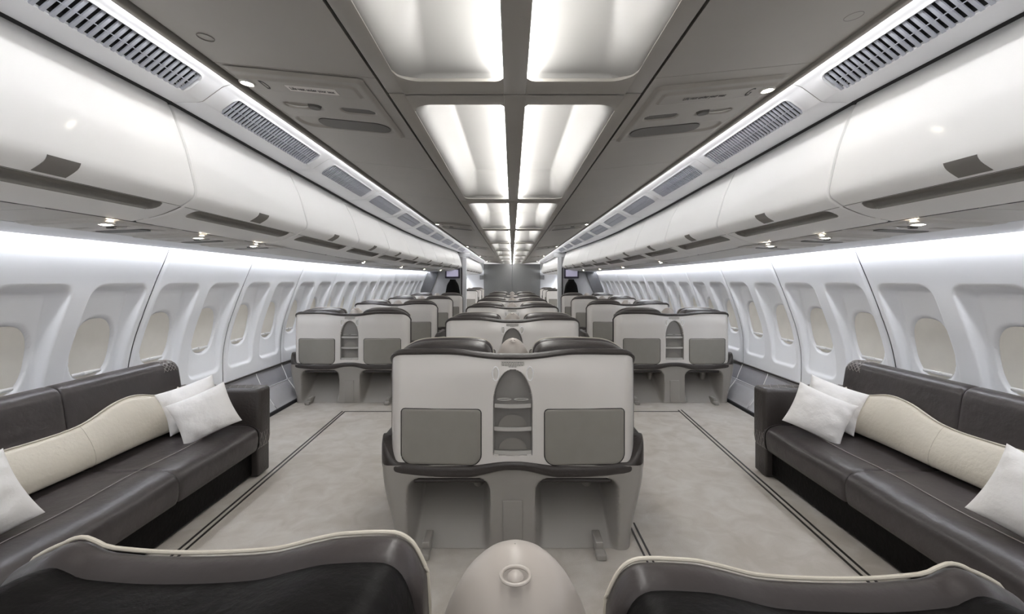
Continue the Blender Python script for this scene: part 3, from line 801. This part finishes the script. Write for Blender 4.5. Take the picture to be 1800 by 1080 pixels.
# ------------------------------------------------------------------ sofas (built for the left, s mirrors)
def make_sofa(s):
    root = empty('leather_sofa', (s*2.1, 2.4, 0)); off = Vector(root.location)
    T = lambda x, y, z: (s*x-off.x, y-off.y, z)
    def lbox(x0, x1, y0, y1, z0, z1, r, seg=4):
        a, b_ = sorted((s*x0, s*x1)); return (a-off.x, b_-off.x, y0-off.y, y1-off.y, z0, z1, r, seg)
    YA, YM, YB = 1.50, 2.42, 3.335
    MB().box(*lbox(1.845, 2.45, YA-.12, 3.28, .02, .24, .012)).build('base', M['leatherb'], root)
    # seat cushions: cross-section loft with soft front roll
    SP = [(2.33, .20), (2.33, .375), (2.25, .385), (2.10, .382), (1.97, .384), (1.875, .382), (1.815, .362), (1.788, .325), (1.785, .27), (1.795, .215), (1.83, .205), (2.05, .20)]
    SPP = prof(SP, 56)
    for (ya, yb) in ((YA, YM), (YM, YB-.16)):
        def f(i, y):
            x, z = SPP[i]; d = min(y-ya, yb-y); k = 1-math.sqrt(max(0, 1-(1-min(d/.03, 1))**2))
            cx, cz = 2.05, .29; wob = .004*math.sin(y*9+x*6)*(1 if z > .3 else 0)
            return T(x+(cx-x)*.05*k, y, z+(cz-z)*.14*k+wob)
        ys = [ya+.001, ya+.004, ya+.01, ya+.018, ya+.03]+lin(ya+.06, yb-.06, 16)+[yb-.03, yb-.018, yb-.01, yb-.004, yb-.001]
        b = MB(); b.grid(f, range(len(SPP)), ys); b.build('seat_cushion', M['leather'], root, fix=False)
    # quilted ends in front of the arms
    for (ya, yb, far) in ((YB-.16, YB, 1), (YA-.17, YA, 0)):
        F = [p for p in SPP if p[0] < 1.98]
        def q(i, y, o=0):
            x, z = F[i]; d = (yb-y) if far else (y-ya); k = 1-math.sqrt(max(0, 1-(1-min(d/.04, 1))**2))
            return T(x+.03*k-o, y, z-(.03*k if z > .28 else -.0)+o)
        ys = lin(ya, yb, 24)
        b = MB(); b.grid(q, range(len(F)), ys)
        e = yb if far else ya
        b.add([q(i, e) for i in range(len(F))]+[T(1.95, e, .26)], [(i, i+1, len(F)) for i in range(len(F)-1)])
        qe = b.build('quilted_end', M['leather'], root, fix=False)
        e2 = yb-.006 if far else ya+.006
        MB().tube([q(i, e2, .003) for i in range(4, len(F)-6)], .004, 6).build('piping', M['piping'], qe)
        b = MB()
        for k in range(5):
            for dr in (1, -1):
                L_ = []
                for t in lin(0, 1, 14):
                    i = int(2+t*(len(F)-9)); yy = ya+.012+((k*.035+dr*t*.14) % .14); L_.append((i, yy))
                seg = []
                for (i, yy) in L_:
                    if seg and abs(yy-seg[-1][1]) > .05:
                        if len(seg) > 1: b.tube([q(a, c, .001) for a, c in seg], .0014, 4)
                        seg = []
                    seg.append((i, yy))
                if len(seg) > 1: b.tube([q(a, c, .001) for a, c in seg], .0014, 4)
        b.build('quilting', M['stitch'], qe)
    # backrest: two leather segments and quilted cap
    BPp = [(2.31, .30), (2.34, .55), (2.37, .76), (2.385, .815), (2.42, .842), (2.48, .842), (2.53, .815), (2.55, .75), (2.55, .30)]
    BB_ = prof(BPp, 46)
    for (ya, yb) in ((YA-.1, YM-.04), (YM-.04, 3.22)):
        def f(i, y):
            x, z = BB_[i]; d = min(y-ya, yb-y); k = 1-math.sqrt(max(0, 1-(1-min(d/.025, 1))**2))
            if yb > 3.2 and yb-y < .08: k = max(k, 1.6*(1-math.sqrt(max(0, 1-(1-(yb-y)/.08)**2))))
            return T(x+(2.45-x)*.10*k, y, z-.025*k*ss(.5, .8, z))
        ys = [ya, ya+.002, ya+.006, ya+.012, ya+.025]+lin(ya+.05, yb-.09, 14)+lin(yb-.08, yb, 12)
        b = MB(); b.grid(f, range(len(BB_)), ys); bs = b.build('backrest', M['leather'], root, fix=False)
        if yb > 3.2:
            b.add([f(i, yb) for i in range(len(BB_))], [tuple(range(len(BB_)))])
            bpy.data.objects.remove(bs); bs = b.build('backrest', M['leather'], root, fix=False)
            b = MB()
            for k in range(5):
                for dr in (1, -1):
                    seg = []
                    for t in lin(0, 1, 18):
                        i = int(12+t*26); yy = yb-.155+((k*.03+dr*t*.22) % .13)
                        if seg and abs(yy-seg[-1][1]) > .05:
                            if len(seg) > 1: b.tube([(lambda p: (p[0]-s*.001, p[1], p[2]+.001))(f(a, c)) for a, c in seg], .0015, 4)
                            seg = []
                        seg.append((i, yy))
                    if len(seg) > 1: b.tube([(lambda p: (p[0]-s*.001, p[1], p[2]+.001))(f(a, c)) for a, c in seg], .0015, 4)
            b.build('quilting', M['stitch'], bs)
    # arms
    for (ya, yb) in ((YB-.15, YB), (YA-.22, YA-.06)):
        b = MB(); b.box(*lbox(1.785, 2.52, ya, yb, .24, .635, .03, 5)); arm = b.build('arm', M['trim'], root)
        b = MB()
        for k in range(12):
            for dr in (1, -1):
                x0 = 1.85+k*.055; b.tube([T(x0+dr*.05*t, ya+.02+(yb-ya-.04)*t, .6355+.0012) for t in (0, 1)], .0014, 4)
        b.build('quilting', M['stitch'], arm)
        MB().box(*lbox(1.80, 1.90, ya, yb, .012, .22, .012)).build('leg', M['trim'], root)
    # long seam on the seat
    MB().tube([T(1.985+.008*math.sin(y*3), y, .3875+.004*math.sin(y*9+1.985*6)) for y in lin(YA+.03, YB-.2, 40)], .0022, 5).build('seat_seam', M['stitch'], root)
    return root
def make_lumbar(s):
    """long cream wavy cushion lying against the back"""
    y0, y1 = 1.42, 3.17
    def tz(y): 
        return interp([(1.42, .66), (1.6, .69), (1.75, .675), (1.9, .64), (2.02, .632), (2.16, .624), (2.30, .620), (2.42, .628), (2.50, .650), (2.58, .683), (2.66, .700), (2.73, .703), (2.81, .690), (2.88, .665), (2.95, .650), (3.17, .655)], y)
    root = MB(); ys = lin(y0, y1, 60)
    PR = [(2.338, 0), (2.285, .02), (2.232, .10), (2.222, .30), (2.245, .60), (2.285, .88), (2.302, .96), (2.318, 1.0), (2.332, .985), (2.345, .9)]
    PRR = prof(PR, 40)
    def tzs(y): return (tz(y-.02)+tz(y)+tz(y+.02)+tz(y-.04)+tz(y+.04))/5
    def f(i, y):
        x, q = PRR[i]; zb = .394; d = min(y-y0, y1-y); k = 1-math.sqrt(max(0, 1-(1-min(d/.03, 1))**2))
        return (s*(x+.04*k), y, zb+(tzs(y)-zb)*q)
    root.grid(f, range(len(PRR)), ys)
    o = root.build('lumbar_cushion', M['cream'], fix=False)
    MB().tube([(s*2.312, y, tzs(y)+.002) for y in ys], .004, 6).build('piping', M['piping'], o)
    MB().tube([(lambda p: (p[0]-s*.0005, p[1], p[2]))(f(i, 2.40+.00*i)) for i in range(3, 34)], .0014, 4).build('seam', M['piping'], o)
    return o
def make_pillow(seed):
    rnd = random.Random(seed); b = MB(); n = 30; a_, b_ = .185, .16
    ph = [rnd.uniform(0, 6) for _ in range(6)]
    def f(sgn):
        def g(u, v):
            pin = 1-.07*((1-u*u)+0)*(abs(v)**3); pin2 = 1-.08*(1-v*v)*(abs(u)**3)
            x = a_*u*pin2; z = b_*v*pin
            th = .075*max(0, (1-abs(u)**2.6))**.62*max(0, (1-abs(v)**2.6))**.62
            edge = (1-abs(u)**4)*(1-abs(v)**4)
            cw = .007*math.sin(9*u+ph[0]+3*v)*(abs(v)**2)+.006*math.sin(11*v+ph[1]+4*u)*(abs(u)**2)+.004*math.sin(5*u*v*3+ph[2])
            return (x, sgn*(th+cw*edge**.5), z)
        return g
    us = [math.sin(t) for t in lin(-PI/2, PI/2, n)]
    b.grid(f(1), us, us); b.grid(f(-1), us, us)
    return b.build('throw_pillow', M['pillow'], weld=True, angle=80)
for s, sn in ((-1, 'left'), (1, 'right')):
    so = make_sofa(s); tag(so, 'dark brown leather sofa along the %s window wall, quilted ends' % sn, 'sofa', 'facing leather sofas')
    lu = make_lumbar(s); tag(lu, 'long cream wavy cushion resting against the back of the %s sofa' % sn, 'cushion', 'cream bolsters on the sofas')
    for i, (x, y, z, ry, rz, rx, sc) in enumerate(((2.150, 3.02, .572, 14, 50, -14, .9), (1.995, 2.92, .540, 19, 42, -18, .9), (2.14 if s < 0 else 2.08, 1.74, .505 if s < 0 else .525, 19, 60, -22, 1.0))):
        p = make_pillow(i+3*(s > 0)); p.location = (s*x, y, z)
        p.scale = (sc, sc, sc)
        p.rotation_mode = 'XYZ'; p.rotation_euler = (math.radians(rx), math.radians(-s*ry*-1), math.radians(rz*-s*-1)*-1 if s > 0 else math.radians(rz))
        tag(p, ['rear white pillow of the pair at the far end of the %s sofa' % sn, 'front white pillow of the pair at the far end of the %s sofa' % sn, 'single white pillow at the near end of the %s sofa, cut by the photo edge' % sn][i], 'pillow', 'white pillows on the %s sofa' % sn)

# ------------------------------------------------------------------ partitions, monitors, bulkhead
for n_, (s, sn) in enumerate(((-1, 'left'), (1, 'right'))):
    root = empty('partition', (s*2.0, 12.95, 0)); off = Vector(root.location)
    pts = [(1.43, 0), (2.50, 0), (2.66, .24), (2.72, .42), (2.72, .72), (2.61, 1.14), (2.40, 1.66), (1.6, 1.66), (1.6, 2.17), (1.43, 2.17)]
    b = MB(); b.poly([(s*x-off.x, z) for x, z in pts], lambda a, c, d: (a, d-.02, c), .06); b.build('panel', M['part'], root, smooth=False)
    b = MB(); b.box(*sorted((s*1.31-off.x, s*1.43-off.x)), -.06, .08, .0, 2.06, .015, 3); b.build('post', M['cove'], root)
    b = MB(); b.box(*sorted((s*1.432-off.x, s*1.455-off.x)), -.045, -.02, .0, 1.75); b.build('post_gap', M['black'], root, smooth=False)
    q = [(2.64, .95), (2.62, 1.12), (2.52, 1.38), (2.40, 1.655), (2.10, 1.655), (2.20, 1.38), (2.30, 1.12), (2.38, .95)]
    b = MB(); b.poly([(s*x-off.x, z) for x, z in q], lambda a, c, d: (a, -.05-d, c), .02); b.build('side_trim', M['partdark'], root, smooth=False)
    b = MB(); b.box(*sorted((s*1.2-off.x, s*1.56-off.x)), -.05, .05, 2.06, 2.175, .01); b.build('header', M['cove'], root)
    tag(root, 'light grey cabin divider on the %s side, pale post at its aisle edge' % sn, 'partition', 'cabin dividers')
    root = empty('wall_monitor', (s*1.70, 12.86, 1.605))
    MB().box(-.21, .21, -.04, .065, -.155, .155, .012).build('frame', M['screenframe'], root)
    MB().box(-.165, .165, -.043, -.036, -.105, .085).build('screen', M['screen'], root, smooth=False)
    tag(root, 'small wall monitor with a dark frame on the %s divider' % sn, 'monitor', 'monitors on the dividers')
    root = empty('attendant_seat', (s*1.675, 12.7, 0))
    def bell(u, v):
        wv = .215*(1-.30*ss(.45, 1, v)-.0)*math.sqrt(max(0, 1-ss(.75, 1.0, v)**2*.75)); return (u*wv, -.05*math.sqrt(max(0, 1-u*u))*(1 if v < 1 else .3), .45+v*.97)
    b = MB(); b.grid(bell, [math.sin(t) for t in lin(-PI/2, PI/2, 17)], lin(0, 1, 24)); b.grid(lambda u, v: (bell(u, v)[0], .05, bell(u, v)[2]), lin(-1, 1, 3), lin(0, 1, 24))
    b.grid(lambda v, q: (bell(1, v)[0], bell(1, v)[1]*(1-q)+.05*q, bell(1, v)[2]), lin(0, 1, 24), [0, 1]); b.grid(lambda v, q: (bell(-1, v)[0], bell(-1, v)[1]*(1-q)+.05*q, bell(-1, v)[2]), lin(0, 1, 24), [0, 1])
    b.grid(lambda u, q: (bell(u, 1)[0], bell(u, 1)[1]*(1-q)+.05*q, bell(u, 1)[2]), [math.sin(t) for t in lin(-PI/2, PI/2, 17)], [0, 1])
    b.build('backrest', M['leatherb'], root, fix=False)
    MB().box(-.22, .22, -.34, .05, .38, .47, .03).build('seat', M['leatherb'], root)
    MB().box(-.18, .18, -.2, .05, .0, .38, .02).build('pedestal', M['base'], root)
    tag(root, 'black high-backed crew seat against the %s divider under the monitor' % sn, 'crew seat', 'crew seats at the dividers')
    b = MB(); b.box(*sorted((s*1.36, s*1.55)), 21.62, 21.80, 1.42, 1.62, .01); o = b.build('sign_box', M['bulk'])
    tag(o, 'small grey box fixed at the %s edge of the far bulkhead' % sn, 'box', 'grey boxes by the bulkhead')
b = MB(); b.box(-1.37, -.006, 21.80, 21.9, 0, CZ-.015, .01); b.box(.006, 1.37, 21.80, 21.9, 0, CZ-.015, .01); b.box(-1.36, 1.36, 21.84, 21.88, 0, CZ-.02)
tag(b.build('wall_back', M['bulk']), kind='structure')
b = MB(); b.box(-2.9, -1.37, 21.95, 22.0, 0, 2.45); b.box(1.37, 2.9, 21.95, 22.0, 0, 2.45); tag(b.build('wall_end', M['wall'], smooth=False), kind='structure')
